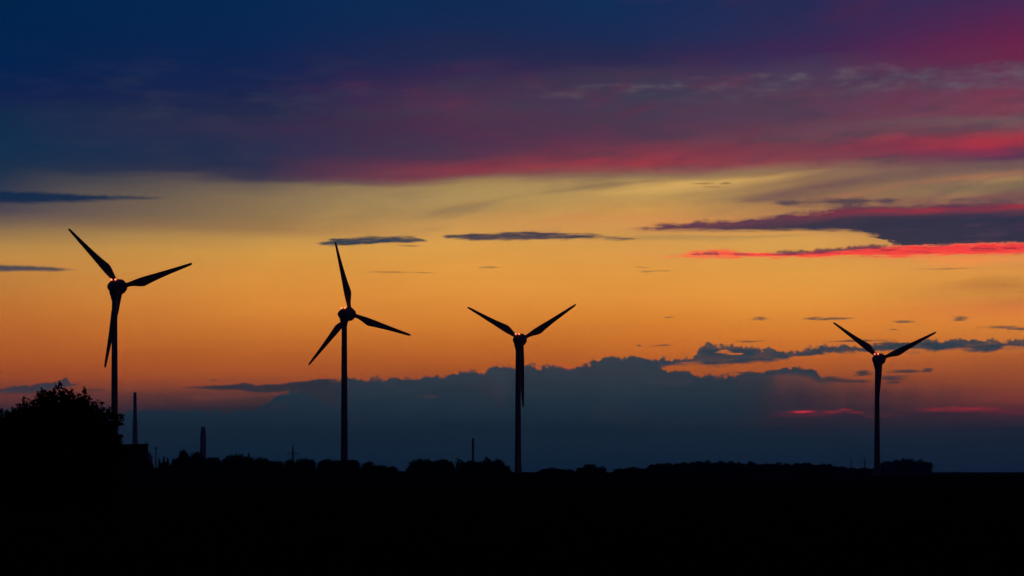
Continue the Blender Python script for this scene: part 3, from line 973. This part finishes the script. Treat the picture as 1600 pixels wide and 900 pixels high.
# bushes round the foot of the big tree and the shed
tree_row([(232, 716), (250, 721), (268, 722)], 8, 18, 560, 'low bush between the shed and the first treeline clump', 'bushes by the shed', 1.0, 'bush')
tree_row([(240, 729), (420, 729), (590, 730)], 16, 26, 560, 'low bush along the foot of the left treeline', 'bushes along the left treeline', 1.5, 'bush')

# ------------------------------------------------------------------ sheds left
D = 480.0
k = FPX / D
p0 = at(208.5, HOR, D)
shed = empty('farm_shed', (p0.x, p0.y, 0), math.radians(13.5))
tag(shed, 'black flat-topped farm shed between the big tree and the tall chimney', 'shed')
W, HT = 43 / k, EYE + (HOR - 697) / k
m = MB(); m.box((0, 0, HT / 2 - 0.05), (W, 10, HT)); wall = m.build('wall', M_WALL, shed)
for i in range(9):
    m = MB(); m.box((-W / 2 + (i + 0.5) * W / 9, -5.03, HT / 2 - 0.1), (W / 9 - 0.06, 0.06, HT - 0.3)); m.build('panel', M_WALL, wall)
rise = 3.0 / k
m = MB(); m.prism([(-W / 2 - 0.3, HT - 0.02), (W / 2 + 0.15, HT - 0.02), (W / 2 + 0.15, HT + rise), (-W * 0.15, HT + rise * 0.9), (-W / 2 - 0.3, HT + rise * 0.3)], -5.4, 5.4)
roof = m.build('roof', M_ROOF, shed)
m = MB(); m.tube((W / 2 - 0.5, -3, HT - 0.2), (W / 2 - 0.5, -3, HT + 6.5 / k), 0.16, 0.14, 10); m.tube((W / 2 - 0.5, -3, HT + 6.2 / k), (W / 2 - 0.5, -3, HT + 7.0 / k), 0.26, 0.1, 10)
m.build('vent_pipe', M_STEEL, roof)
m = MB(); m.box((-1.2, -5.1, 1.7), (3.2, 0.1, 3.4)); dr = m.build('door', M_ROOF, shed)
m = MB(); m.box((0.1, -5.2, 1.3), (0.08, 0.08, 0.35)); m.build('handle', M_STEEL, dr)

D = 2200.0
k = FPX / D
p0 = at(233.5, HOR, D)
st = empty('plant_building', (p0.x, p0.y, 0))
tag(st, 'small bluish stepped building peeping out right of the black shed', 'building')
m = MB(); m.box((-1.0, 0, (EYE + 29 / k) / 2), (5.0, 8, EYE + 29 / k)); m.build('wall', M_CONC, st)
m = MB(); m.box((2.6, -0.3, (EYE + 25 / k) / 2), (2.1, 7, EYE + 25 / k)); m.build('annex', M_CONC, st)
m = MB(); m.box((-1.0, 0, EYE + 29 / k + 0.2), (5.4, 8.4, 0.4)); m.build('roof', M_ROOF, st)

# utility pole
D = 520.0
k = FPX / D
p0 = at(243.7, HOR, D)
up = empty('utility_pole', (p0.x, p0.y, 0))
tag(up, 'thin wooden utility pole standing right of the black shed', 'pole')
PH = EYE + (HOR - 698) / k
m = MB(); m.tube((0, 0, -0.4), (0, 0, PH), 0.17, 0.13, 10); m.build('post', M_WOOD, up)
m = MB(); m.box((0, -0.17, PH - 0.45), (1.3, 0.1, 0.12)); arm_o = m.build('crossarm', M_WOOD, up)
for sx in (-0.55, 0.55):
    m = MB(); m.tube((sx, -0.17, PH - 0.39), (sx, -0.17, PH - 0.2), 0.05, 0.035, 8); m.build('insulator', M_STEEL, arm_o)


# ------------------------------------------------------------------ chimneys
def chimney(px, ytop, dist, w_base, w_top, label, kind):
    k = FPX / dist
    p = at(px, HOR, dist)
    H = EYE + (HOR - ytop) / k
    root = empty('chimney', (p.x, p.y, 0))
    tag(root, label, 'chimney', 'power plant chimneys far off')
    rb, rt = w_base / 2 / k, w_top / 2 / k
    if kind == 'tall':
        step = H * 0.64
        prof = [(-1, rb * 1.05), (0, rb * 1.05), (step, rb * 0.70), (step + 0.5, rb * 0.64), (H * 0.985, rt), (H, rt)]
    elif kind == 'stout':
        prof = [(-1, rb * 1.02), (0, rb * 1.02), (H * 0.90, rb * 0.97), (H * 0.90 + 0.4, rt), (H, rt)]
    else:
        prof = [(-1, rb), (0, rb), (H, rt)]
    link('shaft', lathe_mesh('shaft', prof, 32), M_CONC, root)
    cap = link('cap', lathe_mesh('cap', [(H + 0.02, rt * 1.12), (H + 1.6, rt * 1.12), (H + 1.62, rt * 0.8)], 32), M_DARKCONC, root)
    for f in ((0.64, 0.93) if kind == 'tall' else (0.88,)):
        z = H * f + 0.3
        r = rb * 0.72 if f < 0.7 else rt * 1.02
        if kind == 'stout': r = rb * 0.99
        if kind == 'thin': r = rt * 1.02
        link('platform', lathe_mesh('platform', [(z - 0.25, r), (z - 0.2, r + 1.0), (z + 1.0, r + 1.0), (z + 1.05, r)], 32), M_STEEL, root)
    return root


chimney(211, 614, 4300, 9.6, 4.8, 'tall slender tapering chimney rising behind the black shed', 'tall')
chimney(317.5, 668, 4000, 9.2, 6.6, 'short stout chimney with a narrower top above the left treeline', 'stout')
chimney(739, 686, 3600, 4.4, 3.8, 'thin pipe-like chimney above the trees left of the middle turbine', 'thin')


# ------------------------------------------------------------------ pylons
def pylon(px, ytop, dist, arm_z, arm_w, thick, label):
    k = FPX / dist
    p = at(px, HOR, dist)
    H = EYE + (HOR - ytop) / k
    root = empty('power_pylon', (p.x, p.y, 0))
    tag(root, label, 'pylon', 'power pylons along the horizon')
    b, t = H * 0.10, H * 0.018
    w = lambda z: b + (t - b) * min(1.0, z / (H * 0.72)) if z < H * 0.72 else t * (1 - 0.7 * (z - H * 0.72) / (H * 0.28))
    lv = [0, H * .16, H * .3, H * .42, H * .53, H * .63, H * .72, H * .86, H]
    for sx in (-1, 1):
        for sy in (-1, 1):
            m = MB()
            for a, c in zip(lv, lv[1:]):
                m.tube((sx * w(a), sy * w(a), a), (sx * w(c), sy * w(c), c), thick, thick, 5)
            m.build('leg', M_STEEL, root)
    m = MB()
    for a, c in zip(lv[:-2], lv[1:-1]):
        for s in (-1, 1):
            m.tube((-w(a), s * w(a), a), (w(c), s * w(c), c), thick * .6, thick * .6, 4)
            m.tube((w(a), s * w(a), a), (-w(c), s * w(c), c), thick * .6, thick * .6, 4)
            m.tube((s * w(a), -w(a), a), (s * w(c), w(c), c), thick * .6, thick * .6, 4)
    m.build('bracing', M_STEEL, root)
    for z, aw in zip(arm_z, arm_w):
        m = MB()
        for s in (-1, 1):
            m.tube((0, s * 0.5, z), (-aw, 0, z + 0.2), thick * 0.9, thick * 0.6, 5)
            m.tube((0, s * 0.5, z), (aw, 0, z + 0.2), thick * 0.9, thick * 0.6, 5)
            m.tube((0, 0, z + 1.6), (s * aw, 0, z + 0.3), thick * 0.6, thick * 0.5, 5)
        arm_o = m.build('crossarm', M_STEEL, root)
        for s in (-1, -0.5, 0.5, 1):
            m = MB(); m.tube((s * aw * 0.98, 0, z + 0.1), (s * aw * 0.98, 0, z - 2.2), thick * .7, thick * .5, 5)
            m.build('insulator', M_HOUSING, arm_o)
    return root


pylon(457.5, 695, 2100, (22.5,), (7.6,), 0.36, 'lattice pylon with one crossarm above the treeline left of the upright-blade turbine')
pylon(1330, 716, 3600, (22,), (5.0,), 0.22, 'faint far pylon left of the right-hand turbine, the one farther from its tower')
pylon(1351, 714, 3400, (21,), (4.0,), 0.22, 'faint far pylon left of the right-hand turbine, the one nearer its tower')

# ------------------------------------------------------------------ evening haze
m = MB(); m.box((0, 4630, 114.5), (9400, 9900, 233))
haze = m.build('haze', None)
hm = bpy.data.materials.new('evening_haze')
hm.use_nodes = True
hm.node_tree.nodes.clear()
ho = hm.node_tree.nodes.new('ShaderNodeOutputMaterial')
hv = hm.node_tree.nodes.new('ShaderNodeVolumePrincipled')
hv.inputs['Color'].default_value = (0.12, 0.44, 1.0, 1)
hv.inputs['Density'].default_value = 0.000125
hv.inputs['Anisotropy'].default_value = 0.0
hm.node_tree.links.new(hv.outputs[0], ho.inputs['Volume'])
haze.data.materials.append(hm)
tag(haze, 'thin blue evening haze over the plain', 'haze', None, 'stuff')
